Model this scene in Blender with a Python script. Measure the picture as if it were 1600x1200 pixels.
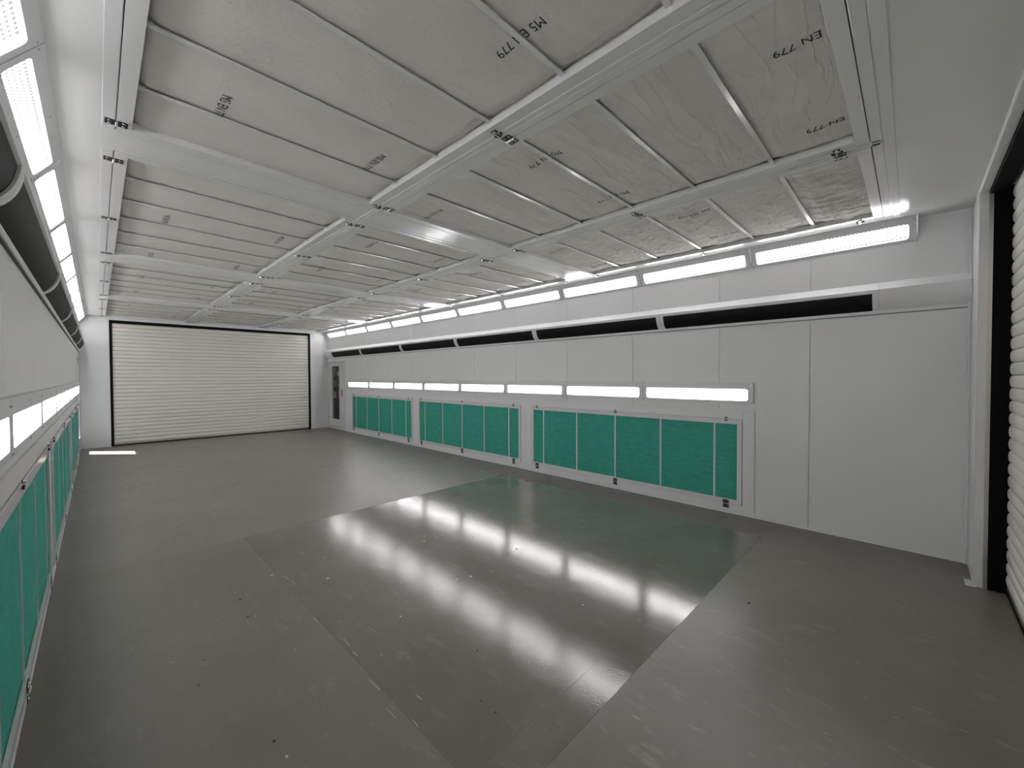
import bpy, bmesh, math, random
from mathutils import Vector, Matrix, noise

for o in list(bpy.data.objects):
    bpy.data.objects.remove(o, do_unlink=True)
sc = bpy.context.scene
COL = sc.collection

# ------------------------------------------------------------------ camera
F_PX, YAW, PITCH, ROLL = 636.65, math.radians(45.541), math.radians(-1.071), math.radians(-0.187)
CAM_H = 1.6
fwd = Vector((math.sin(YAW) * math.cos(PITCH), math.cos(YAW) * math.cos(PITCH), math.sin(PITCH)))
rgt0 = Vector((math.cos(YAW), -math.sin(YAW), 0))
up0 = rgt0.cross(fwd)
rgt = rgt0 * math.cos(ROLL) + up0 * math.sin(ROLL)
upv = -rgt0 * math.sin(ROLL) + up0 * math.cos(ROLL)
cd = bpy.data.cameras.new('camera')
cd.sensor_width = 36.0
cd.lens = F_PX / 1600.0 * 36.0
cd.clip_start = 0.01
cam = bpy.data.objects.new('camera', cd)
COL.objects.link(cam)
cam.matrix_world = Matrix(((rgt.x, upv.x, -fwd.x, 0), (rgt.y, upv.y, -fwd.y, 0),
                           (rgt.z, upv.z, -fwd.z, CAM_H), (0, 0, 0, 1)))
sc.camera = cam

# ------------------------------------------------------------------ world, sun, exposure
w = bpy.data.worlds.new('world')
sc.world = w
w.use_nodes = True
w.node_tree.nodes['Background'].inputs[0].default_value = (0.55, 0.68, 0.9, 1)
w.node_tree.nodes['Background'].inputs[1].default_value = 0.6
sd = bpy.data.lights.new('sun', 'SUN')
sd.energy = 40.0
sd.angle = math.radians(0.5)
sd.color = (1.0, 0.97, 0.92)
sun = bpy.data.objects.new('sun', sd)
COL.objects.link(sun)
sun.rotation_euler = Vector((1.0, -0.97, -2.2)).to_track_quat('-Z', 'Y').to_euler()
sun.location = (-6, 16, 9)
sc.view_settings.view_transform = 'Standard'
sc.view_settings.look = 'None'
sc.view_settings.gamma = 1.0
sc.view_settings.use_curve_mapping = False
sc.view_settings.exposure = 0.3
LAMP = 11.0          # radiance of the lamp covers

# ------------------------------------------------------------------ dimensions (metres)
XL, XR = -0.275, 5.14            # wall faces
YN, YF = -0.35, 13.25            # near / far wall faces
H = 3.0                          # ceiling
DOOR_X0, DOOR_X1, DOOR_Z = 0.22, 4.62, 2.93
HINGE_X = (0.097, 1.73, 3.350)    # hinge line of each ceiling column
PAN_W = 1.537                    # width of ceiling panels
ROW0, ROW_P, PAN_L = 0.195, 3.33, 3.025


# ------------------------------------------------------------------ materials
def lin(c):
    return tuple(((v / 255.0) / 12.92 if v / 255.0 <= 0.04045 else ((v / 255.0 + 0.055) / 1.055) ** 2.4) for v in c)


def mat(name, col, rough=0.5, metal=0.0, spec=0.5, var=0.0, vscale=3.0, bump=0.0, bscale=60.0, stretch=None, coat=0.0):
    m = bpy.data.materials.new(name)
    m.use_nodes = True
    nt = m.node_tree
    b = nt.nodes['Principled BSDF']
    b.inputs['Base Color'].default_value = (*col, 1)
    b.inputs['Roughness'].default_value = rough
    b.inputs['Metallic'].default_value = metal
    b.inputs['Specular IOR Level'].default_value = spec
    b.inputs['Coat Weight'].default_value = coat
    tc = nt.nodes.new('ShaderNodeTexCoord')
    src = tc.outputs['Object']
    if stretch:
        mp = nt.nodes.new('ShaderNodeMapping')
        mp.inputs['Scale'].default_value = stretch
        nt.links.new(src, mp.inputs[0])
        src = mp.outputs[0]
    if var > 0:
        n = nt.nodes.new('ShaderNodeTexNoise')
        n.inputs['Scale'].default_value = vscale
        n.inputs['Detail'].default_value = 6
        n.inputs['Roughness'].default_value = 0.65
        nt.links.new(src, n.inputs['Vector'])
        r = nt.nodes.new('ShaderNodeValToRGB')
        r.color_ramp.elements[0].position = 0.3
        r.color_ramp.elements[1].position = 0.7
        r.color_ramp.elements[0].color = (*[c * (1 - var) for c in col], 1)
        r.color_ramp.elements[1].color = (*[min(1, c * (1 + var)) for c in col], 1)
        nt.links.new(n.outputs['Fac'], r.inputs[0])
        nt.links.new(r.outputs[0], b.inputs['Base Color'])
    if bump > 0:
        n2 = nt.nodes.new('ShaderNodeTexNoise')
        n2.inputs['Scale'].default_value = bscale
        n2.inputs['Detail'].default_value = 4
        nt.links.new(src, n2.inputs['Vector'])
        bp = nt.nodes.new('ShaderNodeBump')
        bp.inputs['Strength'].default_value = bump
        bp.inputs['Distance'].default_value = 0.01
        nt.links.new(n2.outputs['Fac'], bp.inputs['Height'])
        nt.links.new(bp.outputs[0], b.inputs['Normal'])
    return m


M = {}
M['wall'] = mat('white_panel_steel', (0.74, 0.745, 0.75), 0.32, spec=0.5, var=0.015, vscale=1.5, bump=0.02, bscale=90)
M['ceil'] = mat('white_ceiling_steel', (0.72, 0.725, 0.72), 0.13, spec=0.55, var=0.015, vscale=1.5, bump=0.015, bscale=90)
M['alu'] = mat('white_coated_profile', (0.70, 0.705, 0.705), 0.14, spec=0.55)
M['frame'] = mat('lamp_frame_steel', (0.66, 0.665, 0.67), 0.35, spec=0.5, bump=0.02, bscale=160)
M['black'] = mat('black_rubber', (0.003, 0.003, 0.0035), 0.7, spec=0.12)
M['slotblack'] = mat('black_vent_sheet', (0.003, 0.0032, 0.0036), 0.55, spec=0.22, bump=0.03, bscale=25)
M['slat'] = mat('cream_shutter_slat', (0.74, 0.73, 0.665), 0.38, spec=0.45, var=0.02, vscale=2)
M['slat_near'] = M['slat']
M['dark_steel'] = mat('dark_plated_steel', (0.055, 0.052, 0.05), 0.3, metal=1.0, bump=0.03, bscale=300)
M['chrome'] = mat('bright_chrome', (0.85, 0.85, 0.84), 0.12, metal=1.0)
M['bare'] = mat('bare_aluminium_rail', (0.60, 0.58, 0.53), 0.3, metal=1.0, bump=0.05, bscale=40, stretch=(1, 1, 0.1))
M['fabric'] = mat('ceiling_filter_fleece', (0.67, 0.655, 0.622), 0.95, spec=0.1, var=0.05, vscale=4, bump=0.12, bscale=55)
M['green'] = mat('green_glass_fibre', (0.058, 0.365, 0.288), 0.8, spec=0.2, var=0.16, vscale=10, bump=0.3, bscale=60,
                 stretch=(1, 0.8, 3.0))
def add_creases(m, strength):
    nt = m.node_tree
    N, L = nt.nodes.new, nt.links.new
    tc = N('ShaderNodeTexCoord')
    oi = N('ShaderNodeObjectInfo')
    sh = N('ShaderNodeVectorMath'); sh.operation = 'ADD'
    L(tc.outputs['Object'], sh.inputs[0]); L(oi.outputs['Location'], sh.inputs[1])
    mp = N('ShaderNodeMapping'); mp.inputs['Scale'].default_value = (1.6, 7.5, 1.0)
    L(sh.outputs[0], mp.inputs[0])
    n = N('ShaderNodeTexNoise'); n.inputs['Scale'].default_value = 1.3; n.inputs['Detail'].default_value = 3
    n.inputs['Distortion'].default_value = 0.6
    L(mp.outputs[0], n.inputs['Vector'])
    a = N('ShaderNodeMath'); a.operation = 'SUBTRACT'; a.inputs[1].default_value = 0.5
    L(n.outputs['Fac'], a.inputs[0])
    b = N('ShaderNodeMath'); b.operation = 'ABSOLUTE'
    L(a.outputs[0], b.inputs[0])
    r = N('ShaderNodeMapRange')
    r.inputs['From Max'].default_value = 0.035
    r.inputs['To Min'].default_value = 1.0
    r.inputs['To Max'].default_value = 0.0
    L(b.outputs[0], r.inputs['Value'])
    old = [x for x in nt.nodes if x.type == 'BUMP'][0]
    bp = N('ShaderNodeBump'); bp.inputs['Strength'].default_value = strength; bp.inputs['Distance'].default_value = 0.006
    L(r.outputs[0], bp.inputs['Height'])
    L(old.outputs[0], bp.inputs['Normal'])
    L(bp.outputs[0], nt.nodes['Principled BSDF'].inputs['Normal'])


M['fabric_smooth'] = mat('ceiling_filter_fleece_taut', (0.67, 0.655, 0.622), 0.95, spec=0.1, var=0.05, vscale=4, bump=0.12, bscale=55)
add_creases(M['fabric'], 0.45)
add_creases(M['fabric_smooth'], 0.16)
M['shadow_gap'] = mat('shadow_gap_grey', (0.10, 0.10, 0.10), 0.7)  # dark tone put in for the shadow line under the housings
M['ink'] = mat('blue_black_ink', (0.030, 0.038, 0.060), 0.8, spec=0.1)
M['cover'] = mat('light_closing_grey', (0.3, 0.3, 0.3), 0.8)
M['white_plastic'] = mat('white_plastic', (0.8, 0.8, 0.78), 0.4)
M['red'] = mat('red_plastic', (0.42, 0.05, 0.035), 0.45, var=0.1)
M['blue'] = mat('blue_plastic', (0.05, 0.12, 0.33), 0.45, var=0.1)
M['card'] = mat('cardboard', (0.36, 0.27, 0.17), 0.85, var=0.1, vscale=8)
M['greybox'] = mat('grey_carton', (0.5, 0.5, 0.48), 0.8, var=0.08, vscale=8)
M['shelf'] = mat('shelf_steel', (0.12, 0.13, 0.14), 0.5, metal=0.3)
M['shopwall'] = mat('workshop_wall', (0.10, 0.10, 0.105), 0.8, var=0.2, vscale=4)
M['chip_dark'] = mat('dark_paint_chip', (0.02, 0.018, 0.016), 0.6)
M['sliver'] = mat('scraped_grey_paint', (0.42, 0.41, 0.38), 0.6)
M['chip_light'] = mat('pale_paint_chip', (0.7, 0.69, 0.65), 0.5)


def lens_material():
    m = bpy.data.materials.new('lamp_cover_lit')
    m.use_nodes = True
    nt = m.node_tree
    nt.nodes.clear()
    N, L = nt.nodes.new, nt.links.new
    out = N('ShaderNodeOutputMaterial')
    em = N('ShaderNodeEmission')
    tc = N('ShaderNodeTexCoord')
    sp = N('ShaderNodeSeparateXYZ')
    L(tc.outputs['Object'], sp.inputs[0])

    def wave(sock, pitch, off=0.0):
        a = N('ShaderNodeMath'); a.operation = 'MULTIPLY_ADD'
        a.inputs[1].default_value = 2 * math.pi / pitch
        a.inputs[2].default_value = off
        L(sock, a.inputs[0])
        c = N('ShaderNodeMath'); c.operation = 'COSINE'
        L(a.outputs[0], c.inputs[0])
        return c.outputs[0]
    u = wave(sp.outputs[1], 0.030)
    v = wave(sp.outputs[2], 0.0268, 0.6)
    mn = N('ShaderNodeMath'); mn.operation = 'MINIMUM'
    L(u, mn.inputs[0]); L(v, mn.inputs[1])
    mr = N('ShaderNodeMapRange')
    mr.inputs['From Min'].default_value = -0.45
    mr.inputs['From Max'].default_value = -0.05
    mr.inputs['To Min'].default_value = 1.0
    mr.inputs['To Max'].default_value = 0.030
    L(mn.outputs[0], mr.inputs['Value'])
    # dimmer band along the edge of the cover where no diodes sit
    def edge(sock, centre, half, soft):
        a = N('ShaderNodeMath'); a.operation = 'SUBTRACT'; a.inputs[1].default_value = centre
        L(sock, a.inputs[0])
        b = N('ShaderNodeMath'); b.operation = 'ABSOLUTE'
        L(a.outputs[0], b.inputs[0])
        r = N('ShaderNodeMapRange')
        r.inputs['From Min'].default_value = half - soft
        r.inputs['From Max'].default_value = half
        r.inputs['To Min'].default_value = 1.0
        r.inputs['To Max'].default_value = 0.06
        L(b.outputs[0], r.inputs['Value'])
        return r.outputs[0]
    e1 = edge(sp.outputs[1], 0.6525, 0.595, 0.02)
    e2 = edge(sp.outputs[2], 0.100, 0.060, 0.016)
    p1 = N('ShaderNodeMath'); p1.operation = 'MULTIPLY'; L(e1, p1.inputs[0]); L(e2, p1.inputs[1])
    p2 = N('ShaderNodeMath'); p2.operation = 'MULTIPLY'; L(p1.outputs[0], p2.inputs[0]); L(mr.outputs[0], p2.inputs[1])
    mx = N('ShaderNodeMath'); mx.operation = 'MAXIMUM'; mx.inputs[1].default_value = 0.030
    L(p2.outputs[0], mx.inputs[0])
    ms = N('ShaderNodeMath'); ms.operation = 'MULTIPLY'; ms.inputs[1].default_value = LAMP * 1.62
    L(mx.outputs[0], ms.inputs[0])
    L(ms.outputs[0], em.inputs['Strength'])
    em.inputs['Color'].default_value = (1.0, 0.975, 0.982, 1)
    L(em.outputs[0], out.inputs[0])
    return m


M['lens'] = lens_material()


def glass_material():
    m = bpy.data.materials.new('door_pane_glass')
    m.use_nodes = True
    nt = m.node_tree
    nt.nodes.clear()
    N, L = nt.nodes.new, nt.links.new
    out = N('ShaderNodeOutputMaterial')
    tr = N('ShaderNodeBsdfTransparent'); tr.inputs[0].default_value = (0.93, 0.95, 0.94, 1)
    gl = N('ShaderNodeBsdfGlossy'); gl.inputs['Roughness'].default_value = 0.02
    fr = N('ShaderNodeFresnel'); fr.inputs[0].default_value = 1.45
    mx = N('ShaderNodeMixShader')
    ge = N('ShaderNodeNewGeometry')
    inv = N('ShaderNodeMath'); inv.operation = 'SUBTRACT'; inv.inputs[0].default_value = 1.0
    L(ge.outputs['Backfacing'], inv.inputs[1])
    fm = N('ShaderNodeMath'); fm.operation = 'MULTIPLY'
    L(fr.outputs[0], fm.inputs[0]); L(inv.outputs[0], fm.inputs[1])
    L(fm.outputs[0], mx.inputs[0]); L(tr.outputs[0], mx.inputs[1]); L(gl.outputs[0], mx.inputs[2])
    L(mx.outputs[0], out.inputs[0])
    return m


M['glass'] = glass_material()


def floor_material(name, col, rough, rvar, bump, spec=0.5, scuff=0.35):
    m = bpy.data.materials.new(name)
    m.use_nodes = True
    nt = m.node_tree
    N, L = nt.nodes.new, nt.links.new
    b = nt.nodes['Principled BSDF']
    tc = N('ShaderNodeTexCoord')
    n1 = N('ShaderNodeTexNoise'); n1.inputs['Scale'].default_value = 0.9; n1.inputs['Detail'].default_value = 7
    n1.inputs['Roughness'].default_value = 0.62
    L(tc.outputs['Object'], n1.inputs['Vector'])
    r1 = N('ShaderNodeValToRGB')
    r1.color_ramp.elements[0].position = 0.32
    r1.color_ramp.elements[1].position = 0.7
    r1.color_ramp.elements[0].color = (col[0] * 0.88, col[1] * 0.84, col[2] * 0.79, 1)
    r1.color_ramp.elements[1].color = (col[0] * 1.12, col[1] * 1.11, col[2] * 1.10, 1)
    L(n1.outputs['Fac'], r1.inputs[0])
    # worn scuff streaks (brush marks), stretched
    mp = N('ShaderNodeMapping'); mp.inputs['Scale'].default_value = (5.0, 1.7, 1.0)
    mp.inputs['Rotation'].default_value = (0, 0, 0.2)
    L(tc.outputs['Object'], mp.inputs[0])
    n2 = N('ShaderNodeTexNoise'); n2.inputs['Scale'].default_value = 2.2; n2.inputs['Detail'].default_value = 9
    n2.inputs['Roughness'].default_value = 0.7
    L(mp.outputs[0], n2.inputs['Vector'])
    r2 = N('ShaderNodeValToRGB')
    r2.color_ramp.elements[0].position = 0.55
    r2.color_ramp.elements[1].position = 0.78
    r2.color_ramp.elements[0].color = (0, 0, 0, 1)
    r2.color_ramp.elements[1].color = (scuff, scuff, scuff, 1)
    L(n2.outputs['Fac'], r2.inputs[0])
    mx = N('ShaderNodeMixRGB'); mx.blend_type = 'MIX'
    mx.inputs[2].default_value = (col[0] * 2.0, col[1] * 2.0, col[2] * 2.0, 1)
    L(r2.outputs[0], mx.inputs[0]); L(r1.outputs[0], mx.inputs[1])
    mps = N('ShaderNodeMapping'); mps.inputs['Scale'].default_value = (9.0, 0.9, 1.0)
    mps.inputs['Rotation'].default_value = (0, 0, -0.35)
    L(tc.outputs['Object'], mps.inputs[0])
    ns_ = N('ShaderNodeTexNoise'); ns_.inputs['Scale'].default_value = 9.0; ns_.inputs['Detail'].default_value = 2
    L(mps.outputs[0], ns_.inputs['Vector'])
    rs = N('ShaderNodeValToRGB')
    rs.color_ramp.elements[0].position = 0.735
    rs.color_ramp.elements[1].position = 0.775
    rs.color_ramp.elements[0].color = (0, 0, 0, 1)
    rs.color_ramp.elements[1].color = (0.75, 0.75, 0.75, 1)
    L(ns_.outputs['Fac'], rs.inputs[0])
    mx2 = N('ShaderNodeMixRGB'); mx2.inputs[2].default_value = (0.46, 0.45, 0.42, 1)
    L(rs.outputs[0], mx2.inputs[0]); L(mx.outputs[0], mx2.inputs[1])
    L(mx2.outputs[0], b.inputs['Base Color'])
    # roughness
    mr = N('ShaderNodeMapRange')
    mr.inputs['From Min'].default_value = 0.3
    mr.inputs['From Max'].default_value = 0.75
    mr.inputs['To Min'].default_value = rough
    mr.inputs['To Max'].default_value = rough + rvar
    L(n2.outputs['Fac'], mr.inputs['Value'])
    L(mr.outputs[0], b.inputs['Roughness'])
    b.inputs['Specular IOR Level'].default_value = spec
    # roller-paint orange peel
    n3 = N('ShaderNodeTexNoise'); n3.inputs['Scale'].default_value = 85.0; n3.inputs['Detail'].default_value = 3
    L(tc.outputs['Object'], n3.inputs['Vector'])
    n4 = N('ShaderNodeTexNoise'); n4.inputs['Scale'].default_value = 5.0; n4.inputs['Detail'].default_value = 5
    L(tc.outputs['Object'], n4.inputs['Vector'])
    ad = N('ShaderNodeMath'); ad.operation = 'MULTIPLY_ADD'; ad.inputs[1].default_value = 1.2
    L(n4.outputs['Fac'], ad.inputs[0]); L(n3.outputs['Fac'], ad.inputs[2])
    bp = N('ShaderNodeBump'); bp.inputs['Strength'].default_value = bump; bp.inputs['Distance'].default_value = 0.01
    L(ad.outputs[0], bp.inputs['Height'])
    L(bp.outputs[0], b.inputs['Normal'])
    return m


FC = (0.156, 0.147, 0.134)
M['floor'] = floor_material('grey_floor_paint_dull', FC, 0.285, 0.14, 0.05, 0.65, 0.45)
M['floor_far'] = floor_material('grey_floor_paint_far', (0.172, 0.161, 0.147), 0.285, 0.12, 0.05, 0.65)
M['floor_near'] = floor_material('grey_floor_paint_scuffed', FC, 0.285, 0.12, 0.10, 0.65, 0.75)
M['floor_gloss'] = floor_material('grey_floor_paint_gloss', (0.150, 0.143, 0.131), 0.085, 0.08, 0.042, 1.0, 0.4)


# ------------------------------------------------------------------ mesh helpers
class MB:
    def __init__(self):
        self.v, self.f, self.m = [], [], []

    def add(self, verts, faces, mi=0):
        o = len(self.v)
        self.v += [tuple(p) for p in verts]
        self.f += [tuple(i + o for i in f) for f in faces]
        self.m += [mi] * len(faces)
        return self

    def box(self, a, b, mi=0):
        x0, x1 = sorted((a[0], b[0])); y0, y1 = sorted((a[1], b[1])); z0, z1 = sorted((a[2], b[2]))
        return self.add([(x0, y0, z0), (x1, y0, z0), (x1, y1, z0), (x0, y1, z0), (x0, y0, z1), (x1, y0, z1), (x1, y1, z1), (x0, y1, z1)],
                        [(0, 3, 2, 1), (4, 5, 6, 7), (0, 1, 5, 4), (1, 2, 6, 5), (2, 3, 7, 6), (3, 0, 4, 7)], mi)

    def prism(self, prof, y0, y1, mi=0):
        """closed polygon of (x, z) swept along y"""
        n = len(prof)
        vs = [(p[0], y0, p[1]) for p in prof] + [(p[0], y1, p[1]) for p in prof]
        fs = [(i, (i + 1) % n, n + (i + 1) % n, n + i) for i in range(n)]
        fs += [tuple(range(n))[::-1], tuple(range(n, 2 * n))]
        return self.add(vs, fs, mi)

    def cyl(self, c, axis, r, h, n=12, mi=0, r2=None):
        r2 = r if r2 is None else r2
        ax = Vector(axis).normalized()
        t = Vector((1, 0, 0)) if abs(ax.x) < 0.9 else Vector((0, 1, 0))
        e1 = ax.cross(t).normalized(); e2 = ax.cross(e1)
        c = Vector(c)
        vs = []
        for k, rr in ((0, r), (1, r2)):
            for i in range(n):
                a = 2 * math.pi * i / n
                vs.append(c + ax * (h * k) + e1 * (rr * math.cos(a)) + e2 * (rr * math.sin(a)))
        fs = [(i, (i + 1) % n, n + (i + 1) % n, n + i) for i in range(n)]
        fs += [tuple(range(n))[::-1], tuple(range(n, 2 * n))]
        return self.add(vs, fs, mi)

    def mesh(self, name, mats, smooth=False, bevel=0.0):
        me = bpy.data.meshes.new(name)
        me.from_pydata(self.v, [], self.f)
        for p, i in zip(me.polygons, self.m):
            p.material_index = i
        for mm in mats if isinstance(mats, (list, tuple)) else [mats]:
            me.materials.append(mm)
        bm = bmesh.new(); bm.from_mesh(me)
        bmesh.ops.recalc_face_normals(bm, faces=bm.faces)
        if bevel > 0:
            bmesh.ops.bevel(bm, geom=[e for e in bm.edges if len(e.link_faces) == 2 and e.calc_face_angle(0) > 0.6],
                            offset=bevel, segments=2, affect='EDGES', profile=0.6)
        bm.to_mesh(me); bm.free()
        if smooth:
            for p in me.polygons:
                p.use_smooth = True
            me.set_sharp_from_angle(angle=math.radians(35))
        return me


def link(name, me, parent=None, loc=(0, 0, 0), rot=None):
    o = bpy.data.objects.new(name, me)
    COL.objects.link(o)
    o.location = loc
    if rot is not None:
        o.rotation_euler = rot
    if parent is not None:
        o.parent = parent
    return o


def obj(name, mb, mats, parent=None, smooth=False, bevel=0.0, loc=(0, 0, 0)):
    return link(name, mb.mesh(name, mats, smooth, bevel), parent, loc)


def thing(name, label, cat, loc=(0, 0, 0), group=None, rot=None):
    o = link(name, None, None, loc, rot)
    tag(o, label, cat, group)
    return o


def tag(o, label, cat, group=None):
    o['label'] = label
    o['category'] = cat
    o['kind'] = 'thing'
    if group:
        o['group'] = group
    return o


def struct(o, label, cat):
    o['kind'] = 'structure'
    o['label'] = label
    o['category'] = cat
    return o


ORD = ['first', 'second', 'third', 'fourth', 'fifth', 'sixth', 'seventh', 'eighth', 'ninth', 'tenth']
SIDES = {'R': (XR, -1.0, 'on the glazed-door wall'), 'L': (XL, 1.0, 'on the wall facing the glazed door')}

# ------------------------------------------------------------------ floor
floor = struct(obj('floor', MB().box((XL - 0.2, YN - 0.5, -0.12), (XR + 0.2, YF + 0.3, -0.012)), M['floor']),
               'grey painted booth floor with glossy rectangular patch', 'floor')


def slab(x0, y0, x1, y1, m, z=0.0):
    g = 0.0003
    return obj('slab', MB().box((x0 + g, y0 + g, -0.012), (x1 - g, y1 - g, z)), m, floor)


GX0, GX1, GY0, GY1 = 1.0, 4.60, 1.05, 4.74
slab(XL - 0.05, YN - 0.3, XR + 0.05, GY0, M['floor_near'])
slab(XL - 0.05, GY0, GX0, GY1, M['floor'])
slab(GX1, GY0, XR + 0.05, GY1, M['floor'])
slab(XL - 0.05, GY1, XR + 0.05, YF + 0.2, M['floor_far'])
slab(GX0, GY0, 2.05, 1.24, M['floor_gloss'], 0.0005)
slab(2.05, GY0, GX1, 1.735, M['floor_gloss'], 0.0005)
slab(GX0, 1.24, 2.05, 2.58, M['floor_gloss'], 0.0005)
slab(2.05, 1.735, GX1, 2.58, M['floor_gloss'], 0.0005)
slab(GX0, 2.58, GX1, GY1, M['floor_gloss'], 0.0005)

# ------------------------------------------------------------------ walls
SEAMS = [0.75, 1.62, 2.73, 3.84, 4.95, 6.06, 7.17, 8.28, 9.39, 10.5, 11.61]
PD_Y0, PD_Y1, PD_Z = 11.97, 13.20, 2.085      # personnel door opening (both side walls)


def side_wall(side, name):
    X, s, _ = SIDES[side]
    out = -s
    mb = MB()
    a, b = X + out * 0.012, X + out * 0.10
    mb.box((a, YN - 0.35, -0.05), (b, PD_Y0, H + 0.3))
    mb.box((a, PD_Y0, PD_Z), (b, PD_Y1, H + 0.3))
    mb.box((a, PD_Y1, -0.05), (b, YF + 0.35, H + 0.3))
    wl = struct(obj(name, mb, M['wall']), 'white sheet-steel side wall ' + ('with the glazed door' if side == 'R' else 'close beside the camera'), 'wall')
    edges = [YN] + SEAMS + [PD_Y0]
    for y0, y1 in zip(edges[:-1], edges[1:]):
        obj('wall_panel', MB().box((X, y0 + 0.0025, 0), (X + out * 0.013, y1 - 0.0025, H + 0.02)), M['wall'], wl, bevel=0.0015)
    obj('wall_panel', MB().box((X, PD_Y0 + 0.002, PD_Z + 0.002), (X + out * 0.013, YF, H + 0.02)), M['wall'], wl, bevel=0.0015)
    return wl


side_wall('R', 'wall_right')
side_wall('L', 'wall_left')

mb = MB()
mb.box((XL - 0.1, YF, -0.05), (DOOR_X0, YF + 0.16, H + 0.3))
mb.box((DOOR_X1, YF, -0.05), (XR + 0.1, YF + 0.16, H + 0.3))
mb.box((DOOR_X0, YF, DOOR_Z), (DOOR_X1, YF + 0.16, H + 0.3))
struct(obj('wall_back', mb, M['wall'], bevel=0.003), 'white end wall around the far roller shutter', 'wall')
mb = MB()
mb.box((XL - 0.1, YN - 0.30, -0.05), (DOOR_X0, YN, H + 0.3))
mb.box((DOOR_X1 + 0.012, YN - 0.047, -0.05), (XR + 0.1, YN, H + 0.3))
mb.box((DOOR_X1 + 0.06, YN - 0.30, -0.05), (XR + 0.1, YN - 0.047, H + 0.3))
mb.box((DOOR_X0, YN - 0.047, 2.955), (DOOR_X1 + 0.02, YN, H + 0.3))
mb.box((DOOR_X0, YN - 0.30, 2.99), (DOOR_X1 + 0.1, YN - 0.047, H + 0.3))
wf = struct(obj('wall_front', mb, M['wall'], bevel=0.003), 'white end wall around the near roller shutter', 'wall')
# slim corner strip and jamb lining
obj('corner_strip', MB().box((XR - 0.03, YN, 0.0), (XR, YN + 0.02, H)), M['wall'], wf, bevel=0.006)
obj('jamb_lining', MB().box((DOOR_X1, YN - 0.046, 0.0), (DOOR_X1 + 0.013, YN + 0.004, 2.955)), M['alu'], wf, bevel=0.003)
# loose bent foot plate at the jamb
obj('foot_plate', MB().box((DOOR_X1 - 0.02, YN - 0.01, 0.001), (DOOR_X1 + 0.10, YN + 0.045, 0.012)), M['alu'], wf, bevel=0.002)

for side, nm in (('R', 'baseboard_right'), ('L', 'baseboard_left')):
    X, s, txt = SIDES[side]
    struct(obj(nm, MB().box((X, YN, 0.0005), (X + s * 0.010, PD_Y0, 0.012)), M['white_plastic'], bevel=0.002),
           'thin pale sealing strip along the floor ' + txt, 'baseboard')

# ------------------------------------------------------------------ ceiling
mb = MB()
ZC = H + 0.06
cols = [(hx, hx + PAN_W) for hx in HINGE_X]
rows = [(ROW0 + ROW_P * i, ROW0 + ROW_P * i + PAN_L) for i in range(4)]
xs = [XL - 0.02] + [v for c in cols for v in (c[0] - 0.003, c[1] + 0.003)] + [XR + 0.02]
for i in range(0, len(xs), 2):
    mb.box((xs[i], YN - 0.3, H), (xs[i + 1], YF + 0.1, ZC))
ys = [YN - 0.3] + [v for r in rows for v in (r[0] - 0.004, r[1] + 0.003)] + [YF + 0.1]
for c in cols:
    for i in range(0, len(ys), 2):
        if ys[i + 1] - ys[i] > 0.005:
            mb.box((c[0] - 0.003, ys[i], H), (c[1] + 0.003, ys[i + 1], ZC))
ceiling = struct(obj('ceiling', mb, M['ceil']), 'white steel ceiling holding a grid of hinged filter panels', 'ceiling')
obj('light_closing_slab', MB().box((XL - 0.1, YN - 0.3, H + 0.26), (XR + 0.1, YF + 0.16, H + 0.30)), M['cover'], ceiling)  # unseen slab added above the filters to keep outside light out


def strip(x0, y0, x1, y1, t=0.003):
    obj('profile_strip', MB().box((x0, y0, H - t), (x1, y1, H + 0.001)), M['alu'], ceiling, bevel=0.0012)


for r0, r1 in rows:                                   # fixed strips beside the hinges
    strip(HINGE_X[0] - 0.056, r0, HINGE_X[0] - 0.005, r1)
for c in cols[:2]:                                    # long ribs between the columns
    strip(c[1] + 0.008, 0.15, c[1] + 0.028, YF - 0.02, 0.004)
    strip(c[1] + 0.046, 0.15, c[1] + 0.072, YF - 0.02, 0.004)
strip(-0.05, 0.140, 5.0, 0.1885, 0.004)               # ribs across the near end
strip(-0.10, 0.085, 5.0, 0.134, 0.006)
for i in range(3):                                    # ribs across between the rows
    y = rows[i][1]
    for c in cols:
        strip(c[0] + 0.002, y + 0.012, c[1] + 0.004, y + 0.060, 0.0015)
        strip(c[0] + 0.002, y + 0.245, c[1] + 0.004, y + 0.293, 0.0015)

# ------------------------------------------------------------------ hinge and latch meshes (shared)
def hinge_mesh(lw=0.046, w=0.062):
    """knuckle along local Y, leaves to +-X, standing out along +Z"""
    m = MB()
    m.box((-lw, -w / 2, 0), (-0.004, w / 2, 0.0035), 0)
    m.box((0.004, -w / 2, 0), (lw, w / 2, 0.0035), 0)
    kn = MB()
    for y0, y1 in ((-w / 2, -w / 6 - 0.001), (-w / 6 + 0.001, w / 6 - 0.001), (w / 6 + 0.001, w / 2)):
        kn.cyl((0, y0, 0.006), (0, 1, 0), 0.0062, y1 - y0, 12)
    kn.cyl((0, -w / 2, 0.006), (0, 1, 0), 0.003, w, 8)
    for sx in (-1, 1):
        for sy in (-1, 1):
            m.cyl((sx * lw * 0.62, sy * w * 0.27, 0.0035), (0, 0, 1), 0.0065, 0.0035, 10, 1, 0.003)
    return m.mesh('hinge', [M['dark_steel'], M['chrome']], True), kn.mesh('knuckle', M['chrome'], True)


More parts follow.
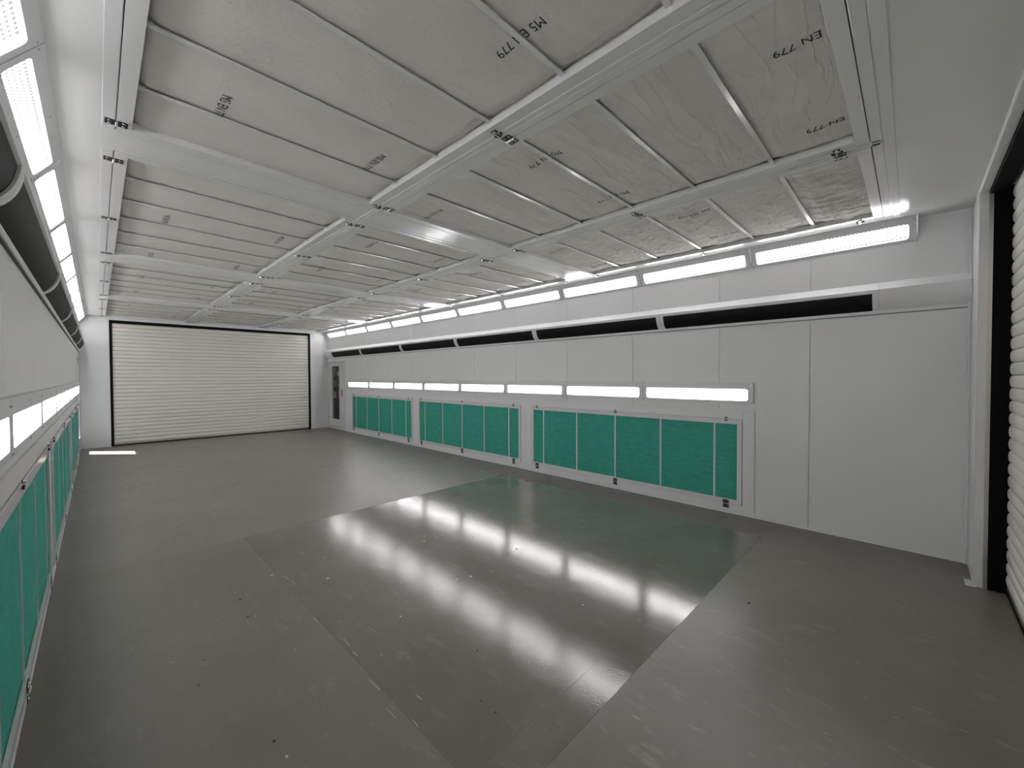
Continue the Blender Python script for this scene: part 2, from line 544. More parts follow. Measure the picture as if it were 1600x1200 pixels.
def latch_mesh():
    """T-shaped turn latch: round foot, stem along +X, curved cross bar, standing out along +Z"""
    m = MB()
    m.box((-0.022, -0.013, 0), (-0.004, 0.013, 0.003), 0)
    m.cyl((-0.013, 0, 0.003), (0, 0, 1), 0.0085, 0.010, 12, 1, 0.007)
    m.box((-0.018, -0.0045, 0.006), (0.020, 0.0045, 0.012), 1)
    n = 8
    for k in range(n):                       # crescent catch
        a0 = math.pi * (-0.5 + k / n); a1 = math.pi * (-0.5 + (k + 1) / n)
        p = []
        for a, r in ((a0, 0.020), (a1, 0.020), (a1, 0.013), (a0, 0.013)):
            p.append((0.006 + r * math.cos(a), r * 1.05 * math.sin(a)))
        m.add([(q[0], q[1], 0.0) for q in p] + [(q[0], q[1], 0.008) for q in p],
              [(0, 1, 2, 3), (7, 6, 5, 4), (0, 4, 5, 1), (2, 6, 7, 3), (1, 5, 6, 2), (3, 7, 4, 0)], 0)
    return m.mesh('latch', [M['dark_steel'], M['chrome']], True)


(HINGE, KNUCKLE), LATCH = hinge_mesh(), latch_mesh()


def place(name, me, parent, loc, xax, zax):
    x = Vector(xax); z = Vector(zax); y = z.cross(x)
    mt = Matrix(((x.x, y.x, z.x), (x.y, y.y, z.y), (x.z, y.z, z.z)))
    o = link(name, me, parent, loc, mt.to_euler())
    if name == 'hinge':
        link('knuckle', KNUCKLE, o)
    return o


# ------------------------------------------------------------------ ceiling filter panels
FR = 0.064            # frame rail width
BAR_N = 5
BAR_P, BAR_Y0 = 0.512, 0.490       # bar spacing, first bar


def fabric_height(cx, ry):
    amp = (0.0022, 0.0085, 0.0100)[cx]
    seed = 17.3 * cx + 31.7 * ry
    y0 = BAR_Y0 - BAR_P; bay = BAR_P
    Wd = PAN_W - 2 * FR; Ld = PAN_L - 2 * FR

    def f(x, y):                      # panel-local coordinates
        t = ((y - y0) / bay) % 1.0
        u = (x - FR) / Wd
        v = (y - FR) / Ld
        sag = -0.012 * math.sin(math.pi * t) ** 0.8
        e = min(u, 1 - u) * Wd
        edge = 0.020 * math.exp(-(max(e, 0) / 0.030) ** 2)
        k = int((y - y0) / bay)
        # long creases running along the bars
        q = noise.noise(Vector((x * 1.3 + seed, y * 9.0, seed)))
        ridge = (1.0 - abs(q) * 2.6)
        ridge = max(0.0, ridge) ** 3
        q2 = noise.noise(Vector((x * 4.0, y * 7.0 + seed, seed * 0.7 + 5)))
        wr = amp * (0.9 * ridge + 0.8 * q2)
        if cx == 2 and ry == 0 and y < BAR_Y0:         # crumpled bay by the near end
            q3 = noise.noise(Vector((x * 14.0, y * 3.2, 3.3)))
            wr += 0.014 * max(0.0, 1 - abs(q3) * 2.8) ** 2
        if cx >= 1 and ry == 0:
            q4 = noise.noise(Vector((x * 7.0 - y * 5.0, y * 6.0 + x * 4.0, seed + 9)))
            wr += 0.0075 * max(0.0, 1 - abs(q4) * 3.2) ** 3
        m = math.sin(math.pi * min(1, max(0, t))) ** 0.4 if 0 < t < 1 else 0
        return 0.041 + sag + edge - wr * m
    return f


def fabric_mesh(cx, ry):
    f = fabric_height(cx, ry)
    nx, ny = (34, 97) if (ry > 1) else (70, 181)
    x0, x1, y0, y1 = FR - 0.012, PAN_W - FR + 0.012, FR - 0.012, PAN_L - FR + 0.012
    vs, fs = [], []
    for j in range(ny):
        y = y0 + (y1 - y0) * j / (ny - 1)
        for i in range(nx):
            x = x0 + (x1 - x0) * i / (nx - 1)
            vs.append((x, y, f(x, min(max(y, FR + 1e-4), PAN_L - FR - 1e-4))))
    for j in range(ny - 1):
        for i in range(nx - 1):
            a = j * nx + i
            fs.append((a, a + nx, a + nx + 1, a + 1))
    me = bpy.data.meshes.new('filter_sheet')
    me.from_pydata(vs, [], fs)
    me.materials.append(M['fabric_smooth' if cx == 0 else 'fabric'])
    for p in me.polygons:
        p.use_smooth = True
    return me


def text_mesh(body, size):
    cu = bpy.data.curves.new('printing', 'FONT')
    cu.body = body
    cu.size = size
    cu.align_x = 'LEFT'
    cu.align_y = 'CENTER'
    cu.resolution_u = 3
    cu.space_character = 1.02
    to = bpy.data.objects.new('tmp', cu)
    COL.objects.link(to)
    dg = bpy.context.evaluated_depsgraph_get()
    me = bpy.data.meshes.new_from_object(to.evaluated_get(dg))
    bpy.data.objects.remove(to)
    bpy.data.curves.remove(cu)
    return me


TXT = text_mesh('M5 EN 779', 0.066)
TXT_V = [v.co.copy() for v in TXT.vertices]
TXT_F = [tuple(p.vertices) for p in TXT.polygons]
tw = max(v.x for v in TXT_V)

# printing: world (x, y of the first letter) per column / row
PRINTS = {
    (0, 0): [(1.275, 1.065), (0.485, 2.495), (1.315, 2.445), (0.48, 0.96)],
    (0, 1): [(0.455, 4.70), (1.35, 4.60), (0.46, 6.22), (1.29, 6.16)],
    (1, 0): [(2.135, 0.190), (2.93, 0.188), (2.09, 1.61), (2.90, 1.58), (2.09, 2.88)],
    (1, 1): [(2.10, 4.05), (2.96, 4.02), (2.10, 5.5), (2.95, 5.45)],
    (2, 0): [(3.71, 1.255), (4.475, 1.245), (3.69, 2.72), (4.54, 2.74)],
    (2, 1): [(3.70, 4.2), (4.50, 4.15), (3.70, 5.7), (4.5, 5.6)],
    (0, 2): [(0.47, 7.7), (1.30, 7.75), (0.47, 9.1), (1.3, 9.15)],
    (1, 2): [(2.1, 7.5), (2.95, 7.45), (2.1, 9.0), (2.95, 8.9)],
    (2, 2): [(3.7, 7.4), (4.5, 7.5), (3.7, 8.9)],
    (0, 3): [(0.47, 10.9), (1.3, 11.0), (1.3, 12.3)],
    (1, 3): [(2.1, 10.8), (2.95, 10.9), (2.1, 12.2)],
    (2, 3): [(3.7, 10.9), (4.5, 10.8)],
}


def print_mesh(cx, ry, wx, wy):
    f = fabric_height(cx, ry)
    ox, oy = HINGE_X[cx], rows[ry][0]
    sx = 0.268 / tw
    vs = []
    for v in TXT_V:
        x = wx + v.y * 1.0 - ox
        y = wy + v.x * sx - oy
        y = min(max(y, FR + 0.002), PAN_L - FR - 0.002)
        vs.append((x, y, f(x, y) - 0.0022))
    me = bpy.data.meshes.new('printing')
    me.from_pydata(vs, [], [t for t in TXT_F])
    me.materials.append(M['ink'])
    return me


COLTXT = ['farthest from the glazed-door wall', 'in the middle column', 'along the glazed-door wall']
ROWTXT = ['first row from the near shutter', 'second row from the near shutter', 'third row from the near shutter', 'last row by the far shutter']
rail_mesh = MB()
rail_mesh.box((0, 0, -0.002), (FR, PAN_L, 0.045))
rail_mesh.box((PAN_W - FR, 0, -0.002), (PAN_W, PAN_L, 0.045))
rail_mesh.box((FR, 0, -0.002), (PAN_W - FR, FR, 0.045))
rail_mesh.box((FR, PAN_L - FR, -0.002), (PAN_W - FR, PAN_L, 0.045))
RAIL = rail_mesh.mesh('frame', M['alu'], bevel=0.0015)
bar_mb = MB()
bar_mb.box((FR - 0.006, -0.013, 0.024), (PAN_W - FR + 0.006, 0.013, 0.030))
bar_mb.box((FR - 0.006, 0.009, 0.026), (PAN_W - FR + 0.006, 0.013, 0.042))
BAR = bar_mb.mesh('bar', M['alu'], bevel=0.001)
for cx in range(3):
    for ry in range(4):
        t = thing('ceiling_filter_panel', 'hinged ceiling filter panel %s, %s' % (COLTXT[cx], ROWTXT[ry]), 'filter panel',
                  (HINGE_X[cx], rows[ry][0], H), 'ceiling filter panels')
        link('frame', RAIL, t)
        link('filter_sheet', fabric_mesh(cx, ry), t)
        for k in range(BAR_N):
            link('bar', BAR, t, (0, BAR_Y0 + BAR_P * k, 0))
        for k, y in enumerate((0.145, PAN_L / 2, PAN_L - 0.09)):
            place('hinge', HINGE, t, (0.0, y, -0.0025), (1, 0, 0), (0, 0, -1))
            lt = place('latch', LATCH, t, (PAN_W - 0.004, y + 0.01, -0.0025), (1, 0, 0), (0, 0, -1))
            lt.scale = (1.35, 1.35, 1.35)
        for wx, wy in PRINTS[(cx, ry)]:
            link('printing', print_mesh(cx, ry, wx, wy), t)['kind'] = 'stuff'

# ------------------------------------------------------------------ light fixtures
LW, LL = 0.240, 1.305


def rrect(u0, v0, u1, v1, r, n=6):
    pts, cor = [], []
    for (cu, cv, a0, kx, ky) in ((u1 - r, v1 - r, 0, u1, v1), (u0 + r, v1 - r, 90, u0, v1), (u0 + r, v0 + r, 180, u0, v0), (u1 - r, v0 + r, 270, u1, v0)):
        for i in range(n + 1):
            a = math.radians(a0 + 90 * i / n)
            pts.append((cu + r * math.cos(a), cv + r * math.sin(a)))
            cor.append((i / n, a0))
    return pts, cor


def fixture_meshes():
    """local axes: X = out of the face, Y = length, Z = across"""
    o = (0.002, 0.0, LL - 0.002, LW)
    i = (0.0515, 0.031, LL - 0.0515, 0.169)
    inner, cor = rrect(*i, 0.024)
    outer = []
    for (p, (t, a0)) in zip(inner, cor):
        K = {0: (o[2], o[3]), 90: (o[0], o[3]), 180: (o[0], o[1]), 270: (o[2], o[1])}[a0]
        c0 = {0: (i[2] - 0.024, i[3] - 0.024), 90: (i[0] + 0.024, i[3] - 0.024), 180: (i[0] + 0.024, i[1] + 0.024), 270: (i[2] - 0.024, i[1] + 0.024)}[a0]
        A, B = ((K[0], c0[1]), (c0[0], K[1])) if a0 in (0, 180) else ((c0[0], K[1]), (K[0], c0[1]))
        if t <= 0.5:
            q = (A[0] + (K[0] - A[0]) * 2 * t, A[1] + (K[1] - A[1]) * 2 * t)
        else:
            q = (K[0] + (B[0] - K[0]) * (2 * t - 1), K[1] + (B[1] - K[1]) * (2 * t - 1))
        outer.append(q)
    n = len(inner)
    m = MB()
    vs = [(0.0, q[0], q[1]) for q in outer] + [(0.0, q[0], q[1]) for q in inner]
    inner2, _ = rrect(i[0] + 0.004, i[1] + 0.004, i[2] - 0.004, i[3] - 0.004, 0.020)
    vs += [(-0.027, q[0], q[1]) for q in inner2] + [(-0.033, q[0], q[1]) for q in outer]
    fs = []
    for k in range(n):
        l = (k + 1) % n
        fs.append((k, l, n + l, n + k))
        fs.append((n + k, n + l, 2 * n + l, 2 * n + k))
        fs.append((k, 3 * n + k, 3 * n + l, l))
    m.add(vs, fs)
    frame = m.mesh('frame', M['frame'])
    le = MB()
    pts, _ = rrect(i[0] + 0.0035, i[1] + 0.0035, i[2] - 0.0035, i[3] - 0.0035, 0.0205)
    le.add([(-0.0265, q[0], q[1]) for q in pts], [tuple(range(n))])
    lens = le.mesh('lens', M['lens'])
    # make sure the lit face looks out of the fixture
    if lens.polygons[0].normal.x < 0:
        lens.flip_normals()
    return frame, lens


FIX_FRAME, FIX_LENS = fixture_meshes()
SCREW = MB().cyl((0, 0, 0), (1, 0, 0), 0.0055, 0.0025, 8, 0, 0.004).mesh('screw', M['chrome'], True)
TILT = math.atan2(0.145, 0.19)


def fixture(name, label, side, y0, upper, group):
    X, s, _ = SIDES[side]
    if upper:
        lean, z0 = (0.145, 2.812) if side == 'L' else (0.115, 2.792)
        t = thing(name, label, 'light', (X + s * 0.002, y0, z0), group)
        zax = Vector((lean * s, 0, math.sqrt(LW * LW - lean * lean))).normalized()
    else:
        t = thing(name, label, 'light', (X + s * 0.034, y0, 1.281), group)
        zax = Vector((0, 0, 1))
    xax = Vector((s * zax.z, 0, -abs(zax.x)))
    yax = zax.cross(xax)
    mt = Matrix(((xax.x, yax.x, zax.x), (xax.y, yax.y, zax.y), (xax.z, yax.z, zax.z)))
    if yax.y < 0:                          # keep the length running to +Y
        t.location.y = y0 + LL
    t.rotation_euler = mt.to_euler()
    fr = link('frame', FIX_FRAME, t)
    for y in (0.022, LL / 2, LL - 0.022):
        for z in (0.014, 0.205):
            link('screw', SCREW, fr, (0, y, z))
    link('lens', FIX_LENS, t)
    return t


for side in ('R', 'L'):
    txt = SIDES[side][2]
    for i in range(10):
        fixture('tilted_light', '%s tilted ceiling-edge lamp from the near shutter %s' % (ORD[i], txt), side, -0.02 + 1.31 * i, True,
                'tilted lamps along the ceiling edges')
    for i in range(8):
        fixture('wall_light', '%s upright low wall lamp from the near shutter %s' % (ORD[i], txt), side, 1.2575 + 1.3055 * i, False,
                'low wall lamps above the green filters')
    X, s, _ = SIDES[side]
    # triangular end cheeks closing the run of tilted lamps
    ck = [(X, 2.805), (X, H), (X + s * 0.150, H)] if side == 'L' else [(X, 2.785), (X, H), (X + s * 0.120, H)]
    struct(obj('trim_1' if side == 'R' else 'trim_2',
               MB().prism(ck, -0.026, -0.0205).prism(ck, 13.082, 13.10), M['frame']),
           'white end cheeks of the tilted lamp run ' + txt, 'trim')

# ------------------------------------------------------------------ air slot housings
def bez(t):
    a, c, b = Vector((0.020, 2.203)), Vector((0.092, 2.250)), Vector((0.101, 2.357))
    return a * (1 - t) ** 2 + c * 2 * t * (1 - t) + b * t * t


CURVE = [bez(k / 8) for k in range(9)]
SLOT_E = [0.225, 2.308, 4.440, 6.552, 8.665, 10.785, 12.745]


def band(X, s, pts, y0, y1, th, mb):
    """a sheet following pts (d, z), thickness th towards the wall"""
    front = [(X + s * p[0], p[1]) for p in pts]
    back = [(X + s * max(0.0, p[0] - th), p[1]) for p in pts][::-1]
    mb.prism(front + back, y0, y1)


def housing(side, y0, y1, slot, label):
    X, s, _ = SIDES[side]
    t = thing('air_slot_housing', label, 'vent', (X, (y0 + y1) / 2, 2.17), 'air slot housings')
    t_inv = Vector(t.location)
    mb = MB()
    g = 0.001
    band(X, s, [(0.018, 2.172), (0.022, 2.182), (0.021, 2.203)], y0 + g, y1 - g, 0.03, mb)            # lower lip
    mb.prism([(X, 2.464), (X, 2.38), (X + s * 0.09, 2.352), (X + s * 0.101, 2.357), (X + s * 0.103, 2.387), (X + s * 0.099, 2.391)], y0 + g, y1 - g)
    pts = [(p.x, p.y) for p in CURVE]
    if slot:
        m = 0.045
        band(X, s, pts, y0 + g, y0 + m, 0.02, mb)
        band(X, s, pts, y1 - m, y1 - g, 0.02, mb)
    else:
        band(X, s, pts, y0 + g, y1 - g, 0.02, mb)
    sgap = obj('shadow_strip', MB().box((X, y0, 2.1665), (X + s * 0.012, y1, 2.1725)), M['shadow_gap'], t)  # dark strip standing in for the shadow line beneath the housing
    sgap.location = -t_inv
    o = obj('casing', mb, M['wall'], t, smooth=True)
    o.location = -t_inv
    if slot:
        sb = MB()
        band(X, s, [(max(0.001, p[0] - 0.010), p[1]) for p in pts], y0 + 0.02, y1 - 0.02, 0.012, sb)
        o = obj('vent_sheet', sb, M['slotblack'], t, smooth=True)
        o.location = -t_inv
    return t


for side in ('R', 'L'):
    txt = SIDES[side][2]
    housing(side, YN + 0.001, SLOT_E[0], False, 'short blank housing piece beside the near shutter ' + txt)
    for i in range(6):
        housing(side, SLOT_E[i], SLOT_E[i + 1], True, '%s black air slot housing from the near shutter %s' % (ORD[i], txt))
    housing(side, SLOT_E[6], YF - 0.001, False, 'short blank housing piece beside the far shutter ' + txt)

# ------------------------------------------------------------------ green wall filter panels
WF_Y = [1.370, 4.820, 8.270]
WF_L, WF_Z0, WF_Z1 = 3.200, 0.112, 1.100
SUR_Y0, SUR_Y1, SUR_Z = 1.246, 11.60, 1.205
for side, nm in (('R', 'trim_3'), ('L', 'trim_4')):
    X, s, txt = SIDES[side]
    mb = MB()
    a, b = X + s * 0.0005, X + s * 0.012
    mb.box((a, SUR_Y0, WF_Z1 + 0.005), (b, SUR_Y1, SUR_Z))
    mb.box((a, SUR_Y0, 0.013), (b, SUR_Y1, WF_Z0 - 0.005))
    ed = [SUR_Y0] + [v for y in WF_Y for v in (y - 0.005, y + WF_L + 0.005)] + [SUR_Y1]
    for i in range(0, len(ed), 2):
        mb.box((a, ed[i], WF_Z0 - 0.005), (b, ed[i + 1], WF_Z1 + 0.005))
    struct(obj(nm, mb, M['wall']), 'white surround holding three green filter panels ' + txt, 'trim')

wl = MB()           # shared frame, local: X out of wall, Y length, Z up
fw = 0.058
wl.box((0, 0, 0), (0.014, WF_L, fw))
wl.box((0, 0, WF_Z1 - WF_Z0 - fw), (0.014, WF_L, WF_Z1 - WF_Z0))
wl.box((0, 0, fw), (0.014, 0.050, WF_Z1 - WF_Z0 - fw))
wl.box((0, WF_L - 0.050, fw), (0.014, WF_L, WF_Z1 - WF_Z0 - fw))
WFRAME = wl.mesh('frame', M['alu'], bevel=0.0015)
wb = MB().box((-0.002, -0.0105, fw - 0.003), (0.0055, 0.0105, WF_Z1 - WF_Z0 - fw + 0.003))
WBAR = wb.mesh('bar', M['alu'], bevel=0.001)


def green_mesh(seed):
    ny, nz = 150, 40
    y0, y1, z0, z1 = 0.045, WF_L - 0.045, fw - 0.006, WF_Z1 - WF_Z0 - fw + 0.006
    vs, fs = [], []
    for j in range(nz):
        for i in range(ny):
            y = y0 + (y1 - y0) * i / (ny - 1); z = z0 + (z1 - z0) * j / (nz - 1)
            tb = ((y - 0.296 + 0.6612) / 0.6612) % 1.0
            q = min(1, (z - z0) * 10, (z1 - z) * 10, (y - y0) * 10, (y1 - y) * 10)
            d = -0.003 + q * (0.0095 * math.sin(math.pi * tb) ** 0.35 + 0.0025 * noise.noise(Vector((y * 5 + seed, z * 6, seed))))
            vs.append((max(d, -0.004), y, z))
    for j in range(nz - 1):
        for i in range(ny - 1):
            a = j * ny + i
            fs.append((a, a + 1, a + ny + 1, a + ny))
    me = bpy.data.meshes.new('filter_sheet')
    me.from_pydata(vs, [], fs)
    me.materials.append(M['green'])
    for p in me.polygons:
        p.use_smooth = True
    return me


WPOS = ['nearest the near shutter', 'second of three', 'nearest the far shutter']
for side in ('R', 'L'):
    X, s, txt = SIDES[side]
    for k, y in enumerate(WF_Y):
        t = thing('wall_filter_panel', 'white framed green filter panel, %s, %s' % (WPOS[k], txt), 'filter panel',
                  (X + s * 0.0075, y, WF_Z0), 'green wall filter panels')
        if s < 0:
            t.rotation_euler = (0, 0, math.pi)
            t.location.y = y + WF_L
        def ly(v):
            return v if s > 0 else WF_L - v
        link('frame', WFRAME, t)
        link('filter_sheet', green_mesh(k * 7.7 + (3 if s > 0 else 0)), t)
        for b in (0.296, 0.957, 1.620, 2.280, 2.940):
            link('bar', WBAR, t, (0, ly(b), 0))
        for v in (0.165, 1.612, 3.070):
            place('hinge', HINGE, t, (0.0145, ly(v), 0.0), (0, 0, 1), (1, 0, 0))
            place('latch', LATCH, t, (0.0145, ly(v), WF_Z1 - WF_Z0), (0, 0, -1), (1, 0, 0))

# ------------------------------------------------------------------ roller shutters
SP = 0.0905


def slat_mesh(x0, x1, sgn):
    """curved slat, bulging towards sgn*Y, one pitch high"""
    prof = []
    n = 9
    for k in range(n + 1):
        a = math.pi * k / n
        prof.append((0.016 * math.sin(a) ** 0.75 if 0 < k < n else 0.0, (1 - math.cos(a)) / 2 * (SP * 0.97)))
    back = [(-0.006, SP * 0.97), (-0.006, 0)]
    pr = prof + back
    m = MB()
    n = len(pr)
    vs = [(x0, sgn * p[0], p[1]) for p in pr] + [(x1, sgn * p[0], p[1]) for p in pr]
    fs = [(i, (i + 1) % n, n + (i + 1) % n, n + i) for i in range(n)] + [tuple(range(n))[::-1], tuple(range(n, 2 * n))]
    m.add(vs, fs)
    me = m.mesh('slat', M['slat'], True)
    return me


def shutter(label, y, sgn, ztop, x0, x1):
    t = thing('roller_shutter', label, 'shutter', (0, y, 0), None)
    sm = slat_mesh(x0 + 0.035, x1 - 0.035, sgn)
    z = 0.060
    while z < ztop:
        link('slat', sm, t, (0, 0, z))
        z += SP
    obj('bottom_rail', MB().box((x0 + 0.04, -0.010, 0.026), (x1 - 0.04, 0.010, 0.060)), M['bare'], t, bevel=0.002)
    obj('rubber_seal', MB().box((x0 + 0.01, -0.014, 0.001), (x1 - 0.01, 0.014, 0.027)), M['black'], t)
    obj('leak_blocker', MB().box((x0, -sgn * 0.012, 0.0), (x1, -sgn * 0.016, ztop + 0.05)), M['black'], t)  # black sheet added behind the slats to stop light leaking through
    return t


fs_ = shutter('large cream slatted roller shutter closing the far end of the booth', YF + 0.030, -1, 2.90, DOOR_X0, DOOR_X1)
obj('guide_rail', MB().box((DOOR_X0 - 0.004, -0.034, 0), (DOOR_X0 + 0.044, 0.012, 2.93)), M['black'], fs_)
obj('guide_rail', MB().box((DOOR_X1 - 0.052, -0.034, 0), (DOOR_X1 + 0.004, 0.012, 2.93)), M['black'], fs_)
obj('head_seal', MB().box((DOOR_X0 - 0.004, -0.036, 2.868), (DOOR_X1 + 0.004, 0.012, 2.936)), M['black'], fs_)
NS_Y = -0.520
ns = shutter('cream slatted roller shutter at the near end, cropped by the picture edge', NS_Y, 1, 2.95, DOOR_X0, DOOR_X1 + 0.03)
obj('guide_rail', MB().box((DOOR_X1, NS_Y * 0 - 0.10, 0), (DOOR_X1 + 0.05, 0.104, 2.96)), M['black'], ns)
obj('guide_rail', MB().box((DOOR_X0 - 0.05, -0.10, 0), (DOOR_X0, 0.104, 2.96)), M['black'], ns)
obj('guide_lip', MB().box((DOOR_X1 - 0.002, 0.104, 0), (DOOR_X1 + 0.03, 0.126, 2.955)), M['bare'], ns)
obj('head_seal', MB().box((DOOR_X0, 0.03, 2.93), (DOOR_X1, 0.12, 2.99)), M['black'], ns)

# ------------------------------------------------------------------ personnel doors
def person_door(side, name, label):
    X, s, _ = SIDES[side]
    out = -s
    g0, g1, z0, z1 = 12.375, 12.935, 0.30, 1.94          # pane
    fr = MB()
    w_ = 0.055
    fr.box((X + s * 0.006, PD_Y0 - 0.02, 0), (X + out * 0.09, PD_Y0 + w_, PD_Z))
    fr.box((X + s * 0.006, PD_Y1 - w_, 0), (X + out * 0.09, PD_Y1 + 0.02, PD_Z))
    fr.box((X + s * 0.006, PD_Y0 + w_, PD_Z - w_), (X + out * 0.09, PD_Y1 - w_, PD_Z))
    fr.box((X + s * 0.006, PD_Y0 + w_, 0), (X + out * 0.09, PD_Y1 - w_, 0.085))
    d = struct(obj(name, fr, M['alu'], bevel=0.002), label, 'door')
    lf = MB()
    a, b = X + out * 0.014, X + out * 0.055
    Y0, Y1, Z0, Z1 = PD_Y0 + w_ + 0.004, PD_Y1 - w_ - 0.004, 0.089, PD_Z - w_ - 0.004
    lf.box((a, Y0, Z0), (b, g0, Z1)).box((a, g1, Z0), (b, Y1, Z1)).box((a, g0, Z0), (b, g1, z0)).box((a, g0, z1), (b, g1, Z1))
    leaf = obj('leaf', lf, M['alu'], d)
    bead = MB()
    q = 0.012
    bx0, bx1 = X + s * 0.0, X + out * 0.02
    bead.box((bx0, g0, z0), (bx1, g0 + q, z1)).box((bx0, g1 - q, z0), (bx1, g1, z1)).box((bx0, g0 + q, z0), (bx1, g1 - q, z0 + q)).box((bx0, g0 + q, z1 - q), (bx1, g1 - q, z1))
    obj('glazing_bead', bead, M['alu'], leaf)
    obj('pane', MB().box((X + out * 0.022, g0 + 0.001, z0 + 0.001), (X + out * 0.028, g1 - 0.001, z1 - 0.001)), M['glass'], leaf)
    hd = MB()
    hy, hz = 12.215, 1.10
    x1 = X + out * 0.014
    hd.box((x1, hy - 0.022, hz - 0.09), (x1 + s * 0.008, hy + 0.022, hz + 0.13), 0)
    hd.cyl((x1, hy, hz), (s, 0, 0), 0.012, 0.050, 12, 1)
    hd.box((x1 + s * 0.038, hy - 0.012, hz - 0.011), (x1 + s * 0.054, hy + 0.125, hz + 0.011), 1)
    hd.cyl((x1, hy, hz + 0.085), (s, 0, 0), 0.011, 0.016, 12, 1)
    obj('handle', hd, [M['dark_steel'], M['chrome']], leaf, smooth=True)
    return d


person_door('R', 'door_1', 'narrow white personnel door with tall glass pane beside the far shutter')
person_door('L', 'door_2', 'white glazed personnel door letting a strip of sunlight onto the floor')

# ------------------------------------------------------------------ workshop seen through the door pane
mb = MB()
mb.box((5.30, 9.0, -0.10), (9.5, 20.0, -0.01))
struct(obj('floor_workshop', mb, mat('workshop_floor', (0.26, 0.22, 0.20), 0.6, var=0.15, vscale=2)), 'worn workshop floor seen through the door pane', 'floor')
mb = MB()
mb.box((5.30, 17.6, -0.1), (9.5, 17.8, 3.6)).box((9.3, 9.0, -0.1), (9.5, 17.6, 3.6)).box((5.30, 9.0, -0.1), (9.5, 9.2, 3.6))
mb.box((5.26, 9.0, 3.4), (9.5, 17.8, 3.6)).box((5.26, 13.45, -0.1), (5.32, 17.8, 3.6))
struct(obj('wall_workshop', mb, M['shopwall']), 'dark workshop walls seen through the door pane', 'wall')
rk = thing('storage_rack', 'dark steel storage rack seen through the personnel door pane', 'rack', (6.35, 15.6, 0))
for xx in (-0.62, 0.60):
    for yy in (-0.22, 0.22):
        obj('post', MB().box((xx, yy, -0.01), (xx + 0.035, yy + 0.035, 2.25)), M['shelf'], rk)
for z in (0.40, 0.78, 1.22, 1.62, 2.05):
    obj('shelf', MB().box((-0.62, -0.24, z), (0.635, 0.26, z + 0.025)), M['shelf'], rk)


def carton(name, label, cat, x, y, z, sx, sy, sz, m, group=None):
    t = MB().box((-sx / 2, -sy / 2, 0), (sx / 2, sy / 2, sz))
    t.box((-sx / 2 - 0.004, -sy / 2 - 0.004, sz * 0.82), (sx / 2 + 0.004, sy / 2 + 0.004, sz))
    o = obj(name, t, m, None, bevel=0.006, loc=(x, y, z))
    tag(o, label, cat, group)
    return o


carton('storage_box', 'pale grey lidded box on the top rack shelf behind the pane', 'box', 6.20, 15.52, 1.646, 0.15, 0.30, 0.30, M['greybox'])
carton('storage_box', 'white lidded box beside the grey one on the top rack shelf', 'box', 6.40, 15.52, 1.646, 0.16, 0.26, 0.15, M['white_plastic'])
carton('storage_box', 'pale carton on the middle rack shelf behind the pane', 'box', 6.22, 15.50, 1.246, 0.16, 0.28, 0.22, M['greybox'])
carton('storage_box', 'brown carton on the middle rack shelf behind the pane', 'box', 6.43, 15.50, 1.246, 0.18, 0.28, 0.12, M['card'])
carton('storage_box', 'white lidded box beside the red crate behind the pane', 'box', 6.19, 15.50, 0.806, 0.17, 0.28, 0.26, M['white_plastic'])
carton('plastic_crate', 'red plastic crate on the rack behind the door pane', 'crate', 6.42, 15.50, 0.806, 0.24, 0.34, 0.30, M['red'])
bk = MB()
bk.cyl((0, 0, 0), (0, 0, 1), 0.105, 0.23, 20, 0, 0.135)
bk.cyl((0, 0, 0.215), (0, 0, 1), 0.142, 0.02, 20, 0, 0.142)
b_ = tag(obj('bucket', bk, M['blue'], None, smooth=True, loc=(6.32, 15.50, 0.426)), 'blue plastic bucket on the lower rack shelf behind the pane', 'bucket')
hm = MB()
for k in range(10):
    a0, a1 = math.pi * k / 10, math.pi * (k + 1) / 10
    p0 = Vector((0.138 * math.cos(a0), 0, 0.235 + 0.09 * math.sin(a0))); p1 = Vector((0.138 * math.cos(a1), 0, 0.235 + 0.09 * math.sin(a1)))
    hm.cyl(p0, p1 - p0, 0.004, (p1 - p0).length, 6)
obj('handle', hm, M['chrome'], b_)
sl = thing('added_fill_light', 'added unseen strip lamp brightening the workshop behind the door pane', 'light', (6.9, 13.9, 3.33))  # added lamp, out of sight, to brighten the workshop behind the pane
obj('housing', MB().box((-0.06, -0.7, 0.0), (0.06, 0.7, 0.068)), M['white_plastic'], sl, bevel=0.004)
em = bpy.data.materials.new('fill_tube_lit')
em.use_nodes = True
em.node_tree.nodes.clear()
eo = em.node_tree.nodes.new('ShaderNodeOutputMaterial'); ee = em.node_tree.nodes.new('ShaderNodeEmission')
ee.inputs[1].default_value = 22.0
em.node_tree.links.new(ee.outputs[0], eo.inputs[0])
obj('fill_tube', MB().cyl((0, -0.66, -0.016), (0, 1, 0), 0.016, 1.32, 12), em, sl, smooth=True)

# ------------------------------------------------------------------ loose bits on the floor
random.seed(4)


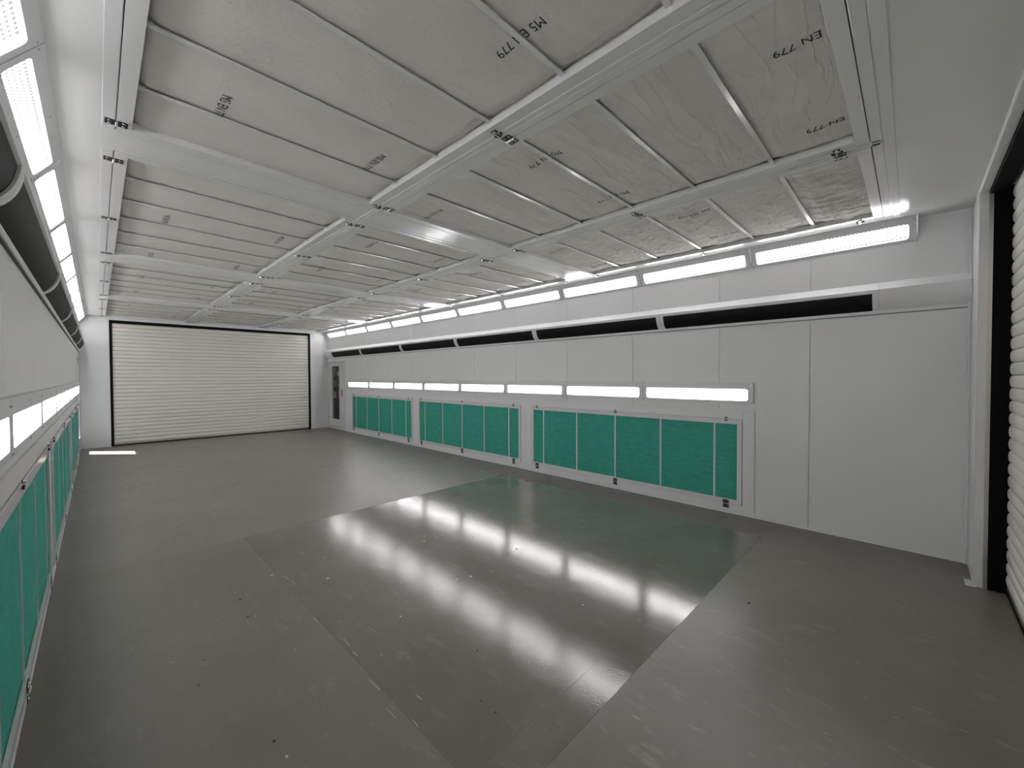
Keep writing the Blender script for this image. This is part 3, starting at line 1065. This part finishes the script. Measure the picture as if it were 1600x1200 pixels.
def chip(x, y, size, m, label, group, elong=1.6):
    n = 7
    a0 = random.random() * 6.28
    pts = []
    for k in range(n):
        a = 2 * math.pi * k / n
        r = 0.62 * size * (0.6 + 0.5 * random.random())
        px, py = r * elong * math.cos(a), r * math.sin(a)
        pts.append((px * math.cos(a0) - py * math.sin(a0), px * math.sin(a0) + py * math.cos(a0)))
    hgt = size * 0.8
    b = MB()
    vs = [(p[0], p[1], 0) for p in pts] + [(p[0] * 0.7, p[1] * 0.7, hgt * (0.7 + 0.5 * random.random())) for p in pts]
    fs = [(k, (k + 1) % n, n + (k + 1) % n, n + k) for k in range(n)] + [tuple(range(n))[::-1], tuple(range(n, 2 * n))]
    b.add(vs, fs)
    inz = 0.0017 if (GX0 < x < GX1 and GY0 < y < GY1) else 0.0002
    tag(obj('paint_chip', b, m, None, loc=(x, y, inz)), label, 'chip', group)


for (x, y, s_) in [(3.182, 0.80, .011), (3.715, 2.173, .009), (5.0, 4.067, .010), (4.747, 4.27, .009), (4.798, 6.472, .016), (1.53, 1.791, .007), (1.299, 1.499, .006),
                   (1.303, 1.396, .006), (1.242, 2.104, .005), (0.697, 3.433, .007), (0.681, 3.148, .006), (0.52, 1.981, .007), (0.345, 2.628, .005), (0.403, 2.836, .005),
                   (2.06, 1.55, .005), (2.6, 3.1, .006), (1.2, 5.6, .008), (2.8, 6.9, .011)]:
    chip(x, y, s_, M['chip_dark'], 'tiny dark paint chip lying on the grey booth floor', 'dark chips on the floor')
for (x, y, s_) in [(0.963, 3.659, .011), (1.255, 3.283, .010), (0.719, 3.119, .008), (2.06, 2.49, .014), (1.96, 2.53, .010), (0.269, 2.951, .007), (0.536, 1.862, .007),
                   (1.393, 2.414, .006), (1.528, 3.33, .008), (1.93, 3.42, .007), (2.2, 3.36, .007), (2.7, 2.6, .008), (2.35, 1.62, .008), (1.05, 6.9, .010)]:
    chip(x, y, s_, M['chip_light'], 'tiny pale paint chip lying on the grey booth floor', 'pale chips on the floor', 2.2)

# slivers of scraped paint along the edge of the glossy patch
for k, (x, y, ln) in enumerate([(1.035, 3.55, .05), (1.045, 3.42, .04), (0.985, 2.80, .035), (1.03, 2.42, .05), (1.02, 2.28, .03), (0.985, 1.98, .06), (0.955, 1.75, .05), (1.005, 1.62, .03),
                                (1.0, 6.35, .16), (1.35, 6.9, .14), (1.28, 5.5, .12), (0.94, 5.75, .10)]):
    b = MB()
    w_ = 0.0013 + 0.0005 * (k % 3)
    b.add([(-w_, -ln * 0.9, 0), (w_ * 0.6, -ln, 0), (w_, ln * 0.8, 0), (-w_ * 0.4, ln, 0),
           (-w_ * 0.7, -ln * 0.85, 0.0012), (w_ * 0.4, -ln * 0.9, 0.0012), (w_ * 0.7, ln * 0.7, 0.0012), (-w_ * 0.3, ln * 0.9, 0.0012)],
          [(0, 3, 2, 1), (4, 5, 6, 7), (0, 1, 5, 4), (1, 2, 6, 5), (2, 3, 7, 6), (3, 0, 4, 7)])
    o = obj('paint_sliver', b, M['sliver'], None, loc=(x, y, 0.0006))
    o.rotation_euler = (0, 0, 0.12 - 0.05 * (k % 4))
    tag(o, 'thin pale sliver of scraped paint on the grey booth floor', 'sliver', 'scraped slivers on the floor')
